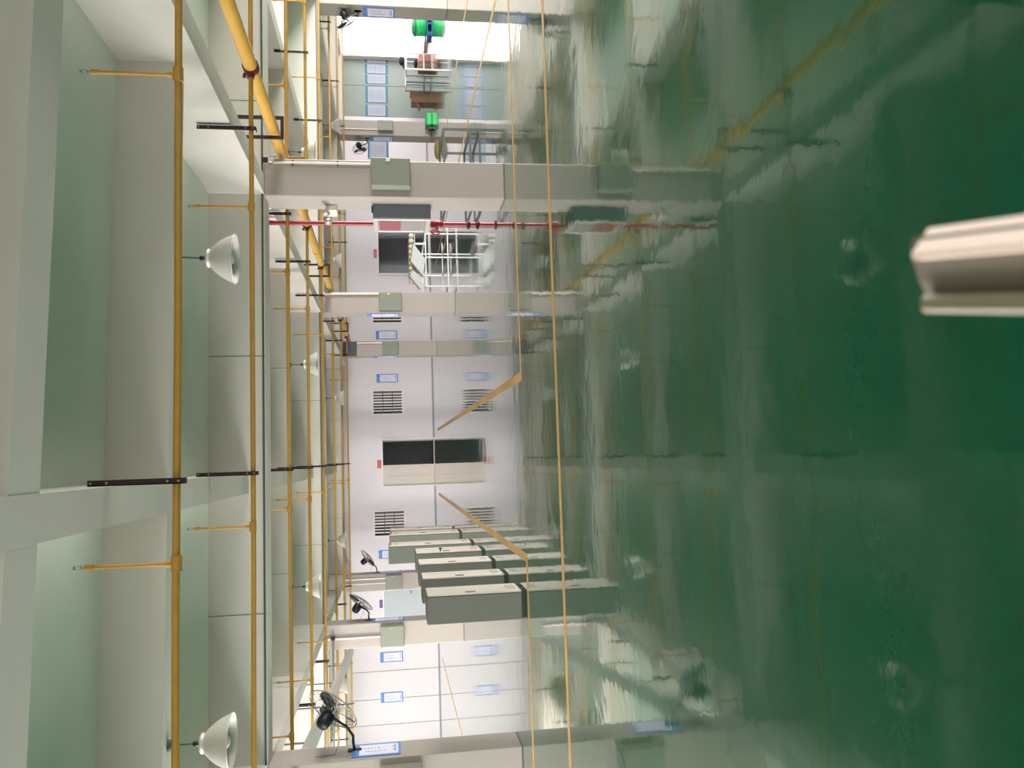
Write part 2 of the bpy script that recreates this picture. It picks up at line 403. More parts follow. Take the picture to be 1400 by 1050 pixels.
# the two near cross beams run slightly askew, as in the photograph
B0n, B0n2 = (1.29, 4.45), (-1.2, 4.27); B0f, B0f2 = (2.28, 4.9), (-1.32, 4.63)
def skew(n1, n2, f1, f2, a=-12.4, c=16.0, lim=6.5):
    k = lambda p, q, X: line(p, q, max(-lim, min(lim, X)))
    xs = [a, -lim, lim, c]
    return [(X, k(n1, n2, X)) for X in xs] + [(X, k(f1, f2, X)) for X in xs[::-1]]
beam(skew(B0n, B0n2, B0f, B0f2), ZS)
F1, F2 = (3.66, 7.77), (-2.2, 7.44)
beam(skew((F1[0], F1[1]-.3), (F2[0], F2[1]-.3), F1, F2), ZS)
for Y in (Y1, Y2, Y3):
    sm = [(Xp(325, 487, 1).x*0+(Yp(325, 487, Y1).x), Y), (Yp(325, 841, Y1).x, Y), (Yp(325, 487, Y1).x+3.5, Y), (Yp(325, 841, Y1).x-3.5, Y)]
    if Y == Y2: sm = [(Yp(408, 548, Y).x, Y), (Yp(408, 746, Y).x, Y)]
    beam([(XL, Y), (XR, Y), (XR, Y+.45), (XL, Y+.45)], ZB, sm)
beam([(XL, W-.4), (XR, W-.4), (XR, W), (XL, W)], ZB)
for Y in (15.6, 24.3):
    beam([(XL, Y), (XR, Y), (XR, Y+.3), (XL, Y+.3)], ZS, [(1.75, Y), (-2.0, Y)])
# length-wise beams, in bays between the cross beams
bays_main = [(YB, Y1), (Y1+.45, Y2), (Y2+.45, Y3), (Y3+.45, W-.4)]
for (x0, x1, z) in ((3.62, 3.88, ZB), (-4.1, -3.81, ZB), (-.38, -.12, ZS), (7.5, 7.76, ZS), (11.6, 11.9, ZB), (-8.3, -8.04, ZS)):
    for (a, c) in bays_main:
        beam([(x0, a), (x1, a), (x1, c), (x0, c)], z-.002)

# ------------------------------------------------------------------ columns
def column(x0, x1, Y, d=.6):
    o = struct('column', MB().box(x0, x1, Y, Y+d, 0, ZB, .012), M['column'])
    return o
for Y in (Y1, Y2, Y3):
    for (x0, x1) in CR+CL:
        if Y == Y1 and x0 > 5: column(x0, x1, Y); continue
        column(x0, x1, Y)

# ------------------------------------------------------------------ floor tapes
def tape(p, q, wd, label):
    p = Vector((p[0], p[1], 0)); q = Vector((q[0], q[1], 0)); d = (q-p).normalized(); s_ = Vector((-d.y, d.x, 0))*wd/2
    mb = MB(); n = max(2, int((q-p).length/.5)); top = .0025
    # slightly uneven edges
    L_, R_ = [], []
    for i in range(n+1):
        c = p+(q-p)*i/n; j = 1+random.uniform(-.05, .05)
        L_.append(c+s_*j); R_.append(c-s_*j)
    for i in range(n):
        mb.prism([L_[i], R_[i], R_[i+1], L_[i+1]], (0, 0, top))
    o = mb.build('floor_tape', M['tape'], loc=(p.x, p.y, 0))
    o['label'] = label; o['category'] = 'floor marking'; o['group'] = 'yellow floor marking tapes'
    return o
tape((XL+.3, 8.07), (XR-.3, 8.07), .105, 'yellow tape line across the whole floor, nearest to the camera')
tape((XL+.3, 10.3), (-1.33, 10.3), .1, 'yellow cross tape passing beside the nearest low grey cabinet')
tape((1.06, 10.3), (XR-.3, 10.3), .1, 'yellow cross tape from the empty aisle towards the right column')
tape((1.0, 10.25), (1.0, 29.6), .11, 'yellow aisle tape leading to the dark doorway, cabinets across the aisle')
tape((-1.28, 10.25), (-1.28, 29.6), .11, 'yellow aisle tape running along the fronts of the grey cabinets')
tape((6.7, 10.35), (6.7, 29.6), .1, 'yellow tape running into depth through the dark metal rack frame')
tape((8.95, 10.35), (8.95, 24), .1, 'yellow tape running into depth right of the dark metal rack frame')
tape((-7.08, 10.35), (-7.08, 30), .1, 'yellow tape running into depth past the bright left wall panels')

# ------------------------------------------------------------------ sprinkler pipes
PZ = 3.07; MZ = 3.07; PR = .026
MX, MY0, MY1 = 4.27, -2.0, 31.3       # main pipe
mp = thing('main_pipe', 'thick yellow main pipe under the ceiling, running away on the right', 'pipe', (MX, MY0, MZ))
MB().tube([(MX, MY0, MZ), (MX, MY1, MZ)], .073, 16).build('pipe', M['yellow2'], mp)
for Y in (1.2, 6.4, 13.2, 16.8, 25.6):
    MB().tube([(MX, Y, MZ), (MX, Y+.09, MZ)], .086, 16).build('coupling', M['yellow2'], mp)
for Y in (4.8, 10.49, 18.55, 26.6):
    for sx in (-.15, .11):
        MB().box(MX+sx, MX+sx+.04, Y, Y+.03, MZ-.1, ZC-.01).build('hanger_arm', M['iron'], mp)
    MB().box(MX-.15, MX+.15, Y, Y+.03, MZ-.14, MZ-.1).build('hanger_bar', M['iron'], mp)
PY = [5.8, 8.85, 11.95, 14.85, 17.92, 21.3, 24.75, 28.2]
ordn = ['first', 'second', 'third', 'fourth', 'fifth', 'sixth', 'seventh', 'eighth']
RX = [-9.5, -6.6, -3.72, -.64, 2.72, 5.5, 8.45, 11.4]
BX = [-7.9, -4.125, -.095, 3.57, 7.46, 11.57]
for i, Y in enumerate(PY):
    root = thing('sprinkler_pipe', 'thin yellow sprinkler pipe across the room, %s counted from the camera' % ordn[i], 'pipe', (0, Y, PZ), 'yellow sprinkler branch pipes')
    pts = [(XL+.1, Y, PZ)]+[(xx, Y+random.uniform(-.006, .006), PZ+random.uniform(-.006, .006)) for xx in range(-11, 15, 2)]+[(XR-.2, Y, PZ)]
    lft = [q_ for q_ in pts if q_[0] < MX-.2]+[(MX-.076, Y, PZ)]; rgt = [(MX+.076, Y, PZ)]+[q_ for q_ in pts if q_[0] > MX+.2]
    MB().tube(lft, PR, 10).build('pipe', M['yellow'], root); MB().tube(rgt, PR, 10).build('pipe', M['yellow'], root)
    # saddle tee where it meets the main pipe
    t = MB(); t.tube([(MX, Y-.045, MZ), (MX, Y+.045, MZ)], .088, 14); t.tube([(MX-.13, Y, MZ), (MX-.06, Y, MZ)], .042, 10); t.tube([(MX+.06, Y, MZ), (MX+.13, Y, MZ)], .042, 10)
    for sx in (-.1, .1): t.tube([(MX+sx*.8, Y, MZ+.06), (MX+sx*1.25, Y, MZ+.07)], .018, 6)
    t.build('saddle_clamp', M['rust'], mp)
    for xx in RX:
        if Y < 10 and abs(xx) > 6: continue
        MB().tube([(xx-.05, Y, PZ), (xx+.05, Y, PZ)], PR+.01, 10).tube([(xx, Y, PZ), (xx, Y, PZ+.07)], .021, 8).build('tee', M['yellow'], root)
        ztop = 3.64
        r_ = MB().tube([(xx, Y, PZ+.05), (xx, Y, ztop)], .0125, 8).tube([(xx, Y, ztop-.05), (xx, Y, ztop)], .019, 8).build('riser', M['yellow'], root)
        hd = MB().tube([(xx, Y, ztop), (xx, Y, ztop+.03)], .009, 6).lathe([(.001, 0), (.018, .001), (.018, .004), (.001, .005)], (xx, Y, ztop+.065), n=8)
        hd.tube([(xx-.01, Y, ztop+.02), (xx-.014, Y, ztop+.045), (xx, Y, ztop+.066)], .003, 4).tube([(xx+.01, Y, ztop+.02), (xx+.014, Y, ztop+.045), (xx, Y, ztop+.066)], .003, 4)
        hd.build('sprinkler_head', M['brass'], r_)
    for xx in BX:
        if Y < 8 and abs(xx) > 6: continue
        side = 1 if xx in (-.095, -7.9) else -1
        b = MB(); z0 = PZ-.05; z1 = 3.62
        b.box(xx-.02, xx+.02, Y-PR-.012, Y-PR-.002, z0, z1); b.box(xx-.02, xx-.012, Y-PR-.012, Y+PR, z0, z1) if side > 0 else b.box(xx+.012, xx+.02, Y-PR-.012, Y+PR, z0, z1)
        b.box(xx-.02, xx+.02, Y-PR-.01, Y+PR+.01, z0-.006, z0)
        br = b.build('bracket', M['iron'], root)
        bb = MB()
        for zz in (z0+.03, z0+.1, z1-.02, z1-.12): MB().tube([(xx, Y-PR-.02, zz), (xx, Y-PR-.01, zz)], .008, 6).build('bolt', M['brass'], br)

# ------------------------------------------------------------------ pendant lamps
def make_lamp(zrod):
    root = thing('pendant_lamp', '', 'lamp', (0, 0, 3.0), 'aluminium dome pendant lamps')
    MB().tube([(0, 0, 3.27), (0, 0, zrod)], .009, 8).lathe([(.001, 0), (.045, 0), (.045, .025), (.001, .03)], (0, 0, zrod-.028), n=12).build('rod', M['cable'], root)
    MB().lathe([(.001, 0), (.02, 0), (.022, .04), (.012, .055), (.001, .055)], (0, 0, 3.25), n=12).build('socket', M['black'], root)
    pr = [(.02, .262), (.07, .255), (.082, .245), (.084, .23), (.076, .222), (.10, .20), (.135, .165), (.168, .12), (.195, .07), (.212, .03), (.222, .012), (.227, .004), (.224, -.001), (.219, .004),
          (.208, .03), (.19, .07), (.163, .12), (.13, .162), (.095, .196), (.07, .215), (.02, .222)]
    MB().lathe(pr, (0, 0, 2.99), n=36).build('reflector', M['alu'], root)
    MB().lathe([(.001, .02), (.03, .022), (.055, .04), (.066, .07), (.06, .105), (.042, .14), (.03, .17), (.03, .215)], (0, 0, 2.99), n=18).build('bulb', M['bulb'], root)
    return root
lamp0 = make_lamp(ZS)
LX = [-10.4, -6.35, -2.27, 1.83, 5.92, 10.05, 14.1]
rows = [(7.5, LX[2:4]), (15.75, [LX[1], LX[2], LX[3], LX[4]]), (24.45, LX)]
names = {(0, 0): 'dome pendant lamp hanging large at the left of the first row', (0, 1): 'dome pendant lamp hanging large before the right column, first row'}
first = True
for ri, (Y, xs) in enumerate(rows):
    for k, X in enumerate(xs):
        o = lamp0 if first else copy_tree(lamp0); first = False
        yy = Y + ((line(F1, F2, X)-.15-7.5) if ri == 0 else 0)
        o.location = (X, yy, 3.0)
        o.rotation_euler = (random.uniform(-.03, .03), random.uniform(-.03, .03), random.uniform(0, 6))
        pos = ['leftmost', 'second from the left', 'third from the left', 'fourth from the left', 'fifth from the left', 'sixth from the left', 'rightmost']
        o['label'] = names.get((ri, k)) or 'small dome pendant lamp, %s of the %s lamp row' % ('rightmost' if k == len(xs)-1 else pos[k], ['first', 'middle', 'farthest'][ri])

# ------------------------------------------------------------------ electric boxes, conduits
def ebox(name, x0, x1, Yc, z0, z1, label, dep=.19, group='grey electric boxes on the columns'):
    y0, y1 = Yc-dep, Yc
    r = thing(name, label, 'electric box', ((x0+x1)/2, y1, z0), group)
    MB().box(x0, x1, y0+.02, y1, z0, z1, .006).build('box_body', M['ebox'], r)
    d = MB().box(x0+.008, x1-.008, y0, y0+.022, z0+.008, z1-.008, .004).build('box_door', M['ebox'], r)
    zz = z0+(z1-z0)*.56
    MB().box(x1-.055, x1-.025, y0-.012, y0, zz-.035, zz+.035, .004).build('latch', M['brass'], d)
    MB().box(x1-.16, x1-.09, y0-.002, y0, zz-.02, zz+.03).build('label_plate', M['ebox'], d)
    return r
def conduit(pts, r, label, material='conduit', clips=()):
    t = thing('conduit', label, 'conduit', pts[-1])
    MB().tube(pts, r, 8).build('pipe', M[material], t)
    for c in clips: 
        c = Vector(c); MB().box(c.x-r-.02, c.x+r+.02, c.y-r, c.y+.01, c.z-.012, c.z+.012).build('clip', M['steel'], t)
    return t
ebox('electric_box', 3.7, 4.1, Y1, 1.32, 1.85, 'dark grey electric box on the camera side of the big right column')
conduit([(4.06, Y1-.02, 3.27), (4.06, Y1-.02, 1.86)], .016, 'pale conduit running down the big right column to its grey box', clips=[(4.06, Y1-.01, 2.9), (4.06, Y1-.01, 2.3)])
ebox('electric_box', 3.66, 4.08, Y2, 1.33, 1.87, 'grey electric box on the second right column, behind the hose cabinet')
conduit([(4.07, Y2-.03, 3.27), (4.07, Y2-.03, 1.88)], .024, 'pale conduit above the electric box on the second right column')
ebox('electric_box', 3.62, 4.08, Y3, 1.33, 1.88, 'grey electric box on the slim right column before the far wall')
conduit([(4.05, Y3-.03, 2.75), (4.05, Y3-.03, 1.89)], .024, 'pale conduit above the box on the farthest right column')
ebox('electric_box', -4.4, -3.92, Y2, 1.43, 1.98, 'grey electric box on the left column behind the wall fan')
conduit([(-4.17, Y2-.03, 3.27), (-4.17, Y2-.03, 1.99)], .022, 'pale conduit above the box on the second left column')
ebox('electric_box', -4.36, -3.9, Y3, 1.37, 1.91, 'grey electric box on the far left column, above the cabinets')
conduit([(-4.0, Y3-.03, 3.27), (-4.0, Y3-.03, 1.92)], .022, 'pale conduit nearer the edge of the far left column')
conduit([(-4.16, Y3-.03, 3.27), (-4.16, Y3-.03, 1.92)], .016, 'second pale conduit on the far left column, left of the other')
ebox('electric_box', -4.40, -3.94, Y1, 1.33, 1.87, 'electric box cut by the frame on the nearest left column')
ebox('electric_box', 11.62, 11.99, Y3, 1.37, 1.89, 'pale electric box on the far column before the grey wall')
conduit([(11.7, Y3-.03, 3.27), (11.7, Y3-.03, 1.9)], .022, 'pale conduit on the far column before the grey wall')
for (Y, zz, lb) in ((Y1, ZB+.02, 'nearest'), (Y2, ZB+.02, 'second'), (Y3, ZB+.02, 'farthest')):
    conduit([(XL+.2, Y-.022, zz), (0, Y-.024, zz), (XR-.2, Y-.022, zz)], .013 if Y == Y1 else .018, 'thin conduit along the foot of the %s main beam' % lb, 'cable' if Y == Y1 else 'wire')
t = thing('junction_box', 'small black junction box at the top of the big right column', 'junction box', (4.08, Y1-.05, 3.26))
MB().box(4.04, 4.12, Y1-.055, Y1-.036, 3.22, 3.3, .006).build('box_body', M['black'], t)
MB().tube([(4.08, Y1-.05, 3.24), (4.02, Y1-.05, 3.19), (4.06, Y1-.05, 3.14)], .006, 6).build('cable', M['black'], t)
for (x, y, nm) in ((442, 873, 'left of the pair'), (455, 873, 'right of the pair')):
    q = Yp(x, y, Y2-.07); o = MB().box(q.x-.05, q.x+.05, Y2-.07, Y2-.045, q.z-.05, q.z+.05, .008).build('junction_box', M['black'], loc=(q.x, Y2-.05, q.z))
    o['label'] = 'small black junction cap above the second left column, ' + ('upper' if x < 450 else 'lower') + ' of two'; o['category'] = 'junction box'
conduit([(XL+.4, Y2-.06, Yp(455, 873, Y2-.06).z), (-4.2, Y2-.06, Yp(455, 873, Y2-.06).z)], .022, 'grey conduit crossing left from the second left column behind the fan', 'wire')
# control box
r = thing('control_box', 'dark grey control box with blue display, top of slim right column', 'control box', (3.83, Y3, 2.76))
MB().box(3.58, 4.09, Y3-.14, Y3, 2.76, 3.24, .01).build('box_body', M['steel'], r)
MB().box(3.76, 3.92, Y3-.15, Y3-.138, 2.95, 3.1, .002).build('display', M['purple'], r)
# emergency light
r = thing('emergency_light', 'white twin-spot emergency light above the fire hose cabinet', 'emergency light', (3.6, 12.0, 2.37))
MB().box(3.51, 3.6, 11.55, 11.85, 2.34, 2.5, .012).build('lamp_housing', M['conduit'], r)
for yy in (11.5, 11.93):
    MB().lathe([(.001, 0), (.035, .005), (.05, .03), (.055, .07), (.001, .075)], (3.5, yy, 2.5), (-1, -.3, -.3), 14).build('spot_head', M['aluframe'], r)

# fire hose cabinet on the left face of the right column
r = thing('fire_hose_cabinet', 'blue-grey fire hose cabinet with glazed door on the right column', 'cabinet', (3.5, 11.9, 1.03))
hx0, hx1, hy0, hy1, hz0, hz1 = 3.37, 3.6, 11.5, 12.15, 1.03, 1.84
MB().box(hx0+.03, hx1, hy0, hy1, hz0, hz1, .006).build('cabinet_body', M['hydrant'], r)
fr = MB(); e = .07
fr.box(hx0, hx0+.03, hy0, hy1, hz0, hz0+e, .004); fr.box(hx0, hx0+.03, hy0, hy1, hz1-e, hz1, .004)
fr.box(hx0, hx0+.03, hy0, hy0+.05, hz0+e, hz1-e, .004); fr.box(hx0, hx0+.03, hy1-.05, hy1, hz0+e, hz1-e, .004)
dr_ = fr.build('door_frame', M['aluframe'], r)
MB().box(hx0+.01, hx0+.02, hy0+.05, hy1-.05, hz0+e, hz1-e).build('glass', M['glass'], dr_)
MB().box(hx0+.004, hx0+.01, hy0+.1, hy1-.1, 1.45, hz1-e-.02).build('red_notice', M['glassred'], dr_, label='red printed notice on the glass')
MB().box(hx0+.1, hx0+.2, hy0-.015, hy0, hz1-.0, hz1+.02).build('hinge', M['black'], r)
# red fire pipe
r = thing('fire_pipe', 'red fire pipe standing against the left face of the right column', 'pipe', (3.53, 12.25, 0))
px, py = 3.53, 12.25
MB().tube([(px, py, 0), (px, py, 3.99)], .034, 14).build('pipe', M['red'], r)
v = MB().lathe([(.04, -.09), (.06, -.08), (.06, -.06), (.045, -.05), (.07, 0), (.045, .05), (.06, .06), (.06, .08), (.04, .09)], (px, py, .9), n=14)
v.tube([(px, py, .9), (px-.12, py-.05, .93)], .03, 10)
vv = v.build('valve', M['red'], r)
MB().ring((px-.14, py-.06, .93), (-1, -.4, .2), .06, .012, 18, 6).build('valve_wheel', M['red'], vv)
for zz in (.28, .42): MB().lathe([(.036, -.03), (.05, -.025), (.05, .025), (.036, .03)], (px, py, zz), n=12).tube([(px, py, zz), (px-.07, py-.02, zz)], .018, 8).build('pipe_socket', M['rust'], r)
MB().lathe([(.036, 0), (.07, 0), (.07, .012), (.036, .014)], (px, py, 0.001), n=14).build('floor_flange', M['rust'], r)

# ------------------------------------------------------------------ wall fans
def fan(c, nrm, mount, wallx, R, label):
    c = Vector(c); n = Vector(nrm).normalized(); mount = Vector(mount)
    r = thing('wall_fan', label, 'fan', mount, 'black wall fans on the columns')
    g = MB(); a = n.orthogonal().normalized(); b = n.cross(a)
    g.ring(c, n, R, .006, 36, 5)
    for rr_, off in ((.35, .07), (.68, .055), (.9, .03)):
        g.ring(c+n*off, n, R*rr_, .003, 30, 3); g.ring(c-n*off*.9, n, R*rr_, .003, 30, 3)
    for k in range(20):
        t = 2*PI*k/20
        def P(q, off, tw): return c+(a*math.cos(t+tw)+b*math.sin(t+tw))*R*q+n*off
        for sgn in (1, -.9):
            g.tube([P(.16, .075*sgn, .5), P(.4, .07*sgn, .35), P(.7, .055*sgn, .15), P(1, 0, 0)], .003, 3, False)
    cg = g.build('wire_guard', M['wire'], r)
    MB().lathe([(.001, .08), (.05, .078), (.055, .07), (.001, .066)], c, n, 14).build('guard_badge', M['wire'], cg)
    MB().lathe([(.001, -.29), (.06, -.28), (.085, -.25), (.095, -.2), (.095, -.1), (.08, -.075), (.02, -.07), (.015, .02), (.001, .02)], c, n, 20).build('motor', M['black'], r)
    for k in range(3):
        t = 2*PI*k/3+.6; e = a*math.cos(t)+b*math.sin(t); f_ = n.cross(e)
        vs = []
        for (q, wd, tw) in ((.1, .02, .5), (.3, .06, .45), (.6, .085, .35), (.85, .06, .28), (.92, .02, .25)):
            o_ = (f_*math.cos(tw)+n*math.sin(tw))*wd
            vs += [c+e*R*q-o_, c+e*R*q+o_]
        mb = MB(); th = n*.006
        for i in range(4):
            mb.prism([vs[2*i], vs[2*i+1], vs[2*i+3], vs[2*i+2]], th)
        mb.build('fan_blade', M['black'], r)
    # arm: from the motor's foot down to the plate on the column
    j = c-n*.16+Vector((0, 0, -.11))
    md = mount+Vector((wallx*.12, 0, .02))
    MB().tube([c-n*.16, j], .022, 8).tube([j, j+(md-j)*.35+Vector((0, 0, -.07)), j+(md-j)*.75+Vector((0, 0, -.06)), md, mount], .018, 8).build('arm', M['black'], r)
    MB().box(mount.x-.02*(1 if wallx > 0 else 0)-.0, mount.x+.02*(0 if wallx > 0 else 1)+wallx*.02, mount.y-.05, mount.y+.05, mount.z-.09, mount.z+.09, .004).build('wall_plate', M['black'], r)
    MB().tube([c-n*.2+Vector((0, 0, -.06)), (c+mount)/2+Vector((0, 0, -.25 if False else .02)), Vector((mount.x+wallx*.01, mount.y-.12, mount.z+.25)), Vector((mount.x+wallx*.01, mount.y-.13, mount.z+.5))], .004, 5).build('power_cord', M['steel'], r)
    return r
fL = lambda x, y, Y: Yp(x, y, Y)
q = Yp(455, 970, 11.5); fan(q, (.58, .6, -.52), (-3.85, 11.55, Yp(485, 1017, 11.55).z), 1, .37, 'large black wall fan on the nearest left column, above the blue notice')
q = Yp(493, 823, Y2+.3); fan(q, (.78, .3, -.55), (-3.85, Y2+.3, Yp(505, 847, Y2+.3).z), 1, .34, 'black wall fan on the second left column, above the thin notice')
q = Yp(503, 763, Y3+.25); fan(q, (.6, -.1, -.75), (-3.85, Y3+.25, Yp(516, 782, Y3+.25).z), 1, .35, 'small black wall fan on the farthest left column, past the cabinets')
q = Yp(476, 29, Y2+.3); fan(q, (-.75, .25, -.5), (11.5, Y2+.3, Yp(489, 5, Y2+.3).z), -1, .35, 'black wall fan on the right edge column by the bright shutter')
q = Yp(492, 203, Y3+.3); fan(q, (-.35, .9, -.2), (11.5, Y3+.3, Yp(502, 187, Y3+.3).z), -1, .27, 'black round-faced wall fan before the far wall, right of the big column')

# ------------------------------------------------------------------ notices
def glyphs(mb, O, U, V, Nn, col_u, v0, v1, size, n):
    """a vertical column of small brush-stroke marks, flat print"""
    for i in range(n):
        v = v0+(v1-v0)*(i+.5)/n; h = abs(v1-v0)/n*.36
        for k in range(4):
            a = random.uniform(-.8, .8)*size; b = random.uniform(-.8, .8)*h
            hw, hh = (size*.7, h*.16) if k % 2 else (size*.16, h*.8)
            p = [O+U*(col_u+a*.4+s*hw)+V*(v+b*.5+t*hh)+Nn*.0 for s, t in ((-1, -1), (1, -1), (1, 1), (-1, 1))]
            mb.prism(p, Nn*.001)
def notice(O, U, V, w_, h_, label, style='portrait', group='blue-bordered notices'):
    """O lower-left corner on the wall, U right, V up (unit vectors)"""
    O = Vector(O); U = Vector(U).normalized(); V = Vector(V).normalized(); Nn = U.cross(V)
    r = thing('notice_board', label, 'notice', O+U*w_/2, group)
    quad = lambda u0, u1, v0, v1: [O+U*u0+V*v0, O+U*u1+V*v0, O+U*u1+V*v1, O+U*u0+V*v1]
    MB().prism(quad(0, w_, 0, h_), Nn*.012).build('board', M['teal' if style == 'poster' else 'blue'], r)
    if style == 'poster': b_side = 0
    b = w_*.09 if style != 'poster' else w_*.012
    top = .15 if style != 'poster' else .1; bot = .05 if style != 'poster' else .1
    ev = .012
    pq = [p+Nn*ev for p in quad(b, w_-b, h_*bot, h_*(1-top))]
    sh_ = MB().prism(pq, Nn*.002).build('sheet', M['posterpaper' if style == 'poster' else 'paper'], r)
    O2 = O+Nn*(ev+.002)
    if style == 'poster':
        m_ = MB()
        for i in range(9):
            v = h_*(.82-.075*i); hw = w_*random.uniform(.25, .36)
            m_.prism([O2+U*(w_/2-hw)+V*v, O2+U*(w_/2+hw)+V*v, O2+U*(w_/2+hw)+V*(v+h_*.018), O2+U*(w_/2-hw)+V*(v+h_*.018)], Nn*.001)
        m_.build('lettering', M['greyink'], r, label='rows of small grey print')
    else:
        m_ = MB(); glyphs(m_, O2, U, V, Nn, w_*.62, h_*.78, h_*.42, w_*.05, 5); m_.build('lettering', M['redink'], r, label='right column of small red characters')
        m_ = MB(); glyphs(m_, O2, U, V, Nn, w_*.36, h_*.74, h_*.3, w_*.045, 7); m_.build('lettering', M['blueink'], r, label='left column of small dark characters')
        m_ = MB()
        for i in range(5):
            a = w_*(.25+.12*i); hh = h_*random.uniform(.03, .09)
            m_.prism([O2+U*a+V*h_*.1, O2+U*(a+w_*.09)+V*h_*.1, O2+U*(a+w_*.045)+V*(h_*.1+hh)], Nn*.001)
        m_.build('picture', M['redink'] if style == 'red' else M['blueink'], r, label='small drawing at the foot')
        m_ = MB(); glyphs(m_, O2-Nn*.0, U, V, Nn, w_*.5, h_*.97, h_*.89, w_*.04, 1); m_.build('emblem', M['paper'], r)
    return r
def wall_notice(x0, y0, x1, y1, label, style='portrait', Y=W, **k):
    a = Yp(x0, y1, Y); b = Yp(x1, y0, Y); 
    return notice((min(a.x, b.x), Y-.003, b.z), (1, 0, 0), (0, 0, 1), abs(b.x-a.x), a.z-b.z, label, style, **k)
wall_notice(514, 452, 543, 464, 'blue-bordered notice between the barred window edge and the slim column', 'red')
wall_notice(515, 511, 544, 523, 'blue-bordered notice right of the barred window, left of the slim column')
wall_notice(518, 751, 549, 764, 'blue-bordered notice half hidden behind the tall cabinets')
wall_notice(520, 890, 551, 906, 'blue-bordered notice on the bright panelled wall, the right one of two', 'red')
wall_notice(521, 945, 551, 961, 'blue-bordered notice on the bright panelled wall, the left one of two')
pg = 'posters on the grey wall'
wall_notice(499, 73, 530, 86, 'blue-banded poster, rightmost of five on the grey wall', 'poster', group=pg)
wall_notice(499, 89, 530, 100, 'blue-banded poster, second from the right on the grey wall', 'poster', group=pg)
wall_notice(499.5, 103, 530, 114, 'blue-banded narrow poster in the middle of the five on the grey wall', 'poster', group=pg)
wall_notice(500, 119, 530, 140, 'blue-banded wide poster, second from the left on the grey wall', 'poster', group=pg)
wall_notice(500, 144, 530, 158.5, 'blue-banded wide poster, leftmost of five on the grey wall', 'poster', group=pg)
wall_notice(503, 194, 531, 217, 'large pale notice sheet on the far wall behind the round-faced fan', 'poster')
# notices on column faces (face X, facing +X for the left columns, -X for the right)
notice((-3.85, 11.27, 1.6), (0, 1, 0), (0, 0, 1), .46, .64, 'large blue-ended notice on the side of the nearest left column')
notice((-3.85, Y2+.08, 1.42), (0, 1, 0), (0, 0, 1), .45, .8, 'thin-looking notice on the side of the second left column')
notice((-3.85, Y3+.08, 1.42), (0, 1, 0), (0, 0, 1), .45, .8, 'notice on the side of the farthest left column')
notice((3.6, Y2+.53, 1.38), (0, -1, 0), (0, 0, 1), .45, .8, 'blue notice edge-on below the box of the second right column')
notice((3.6, Y3+.53, 1.38), (0, -1, 0), (0, 0, 1), .45, .8, 'blue notice edge-on below the box of the slim right column')
notice((11.5, Y2+.53, 1.34), (0, -1, 0), (0, 0, 1), .45, .82, 'blue notice below the fan on the right edge column')
notice((11.5, Y3+.53, 1.36), (0, -1, 0), (0, 0, 1), .45, .82, 'blue notice on the far column before the grey wall')
def door_sign(name, xa, ya, xb, yb, matn, label, cat='sign'):
    a = Yp(xa, yb, W); b = Yp(xb, ya, W)
    r = thing(name, label, cat, ((a.x+b.x)/2, W, b.z))
    MB().box(a.x, b.x, W-.02, W, b.z, a.z, .003).build('sign_plate', M[matn], r)
    m_ = MB(); O = Vector((min(a.x, b.x), W-.021, b.z)); ww = abs(b.x-a.x); hh = a.z-b.z
    for i in range(4):
        cx = ww*(.2+.2*i)
        for k in range(3):
            y_ = hh*(.3+.2*k); m_.prism([O+Vector((cx-ww*.05, 0, y_)), O+Vector((cx+ww*.05, 0, y_)), O+Vector((cx+ww*.05, 0, y_+hh*.06)), O+Vector((cx-ww*.05, 0, y_+hh*.06))], (0, -.001, 0))
    m_.build('lettering', M['paper'], r)
door_sign('door_sign', 516, 629, 521, 640, 'redsign', 'small red sign above the cream and dark double door')
door_sign('door_sign', 511, 341, 516, 352, 'redsign', 'small red sign above the dark doorway behind the roll rack')
door_sign('door_sign', 519, 820, 523, 831, 'purple', 'small purple sign above the blue-grey door on the left')
for (x, y, lb) in ((545, 672, 'white wall switch left of the cream door leaf'), (540, 387, 'white wall switch left of the dark doorway behind the rack')):
    q = Yp(x, y, W); r = thing('wall_switch', lb, 'switch', (q.x, W, q.z-.04))
    MB().box(q.x-.05, q.x+.05, W-.012, W, q.z-.04, q.z+.04, .003).build('switch_plate', M['whiteframe'], r)
    MB().box(q.x-.025, q.x+.025, W-.018, W-.012, q.z-.02, q.z+.02, .002).build('rocker', M['aluframe'], r)

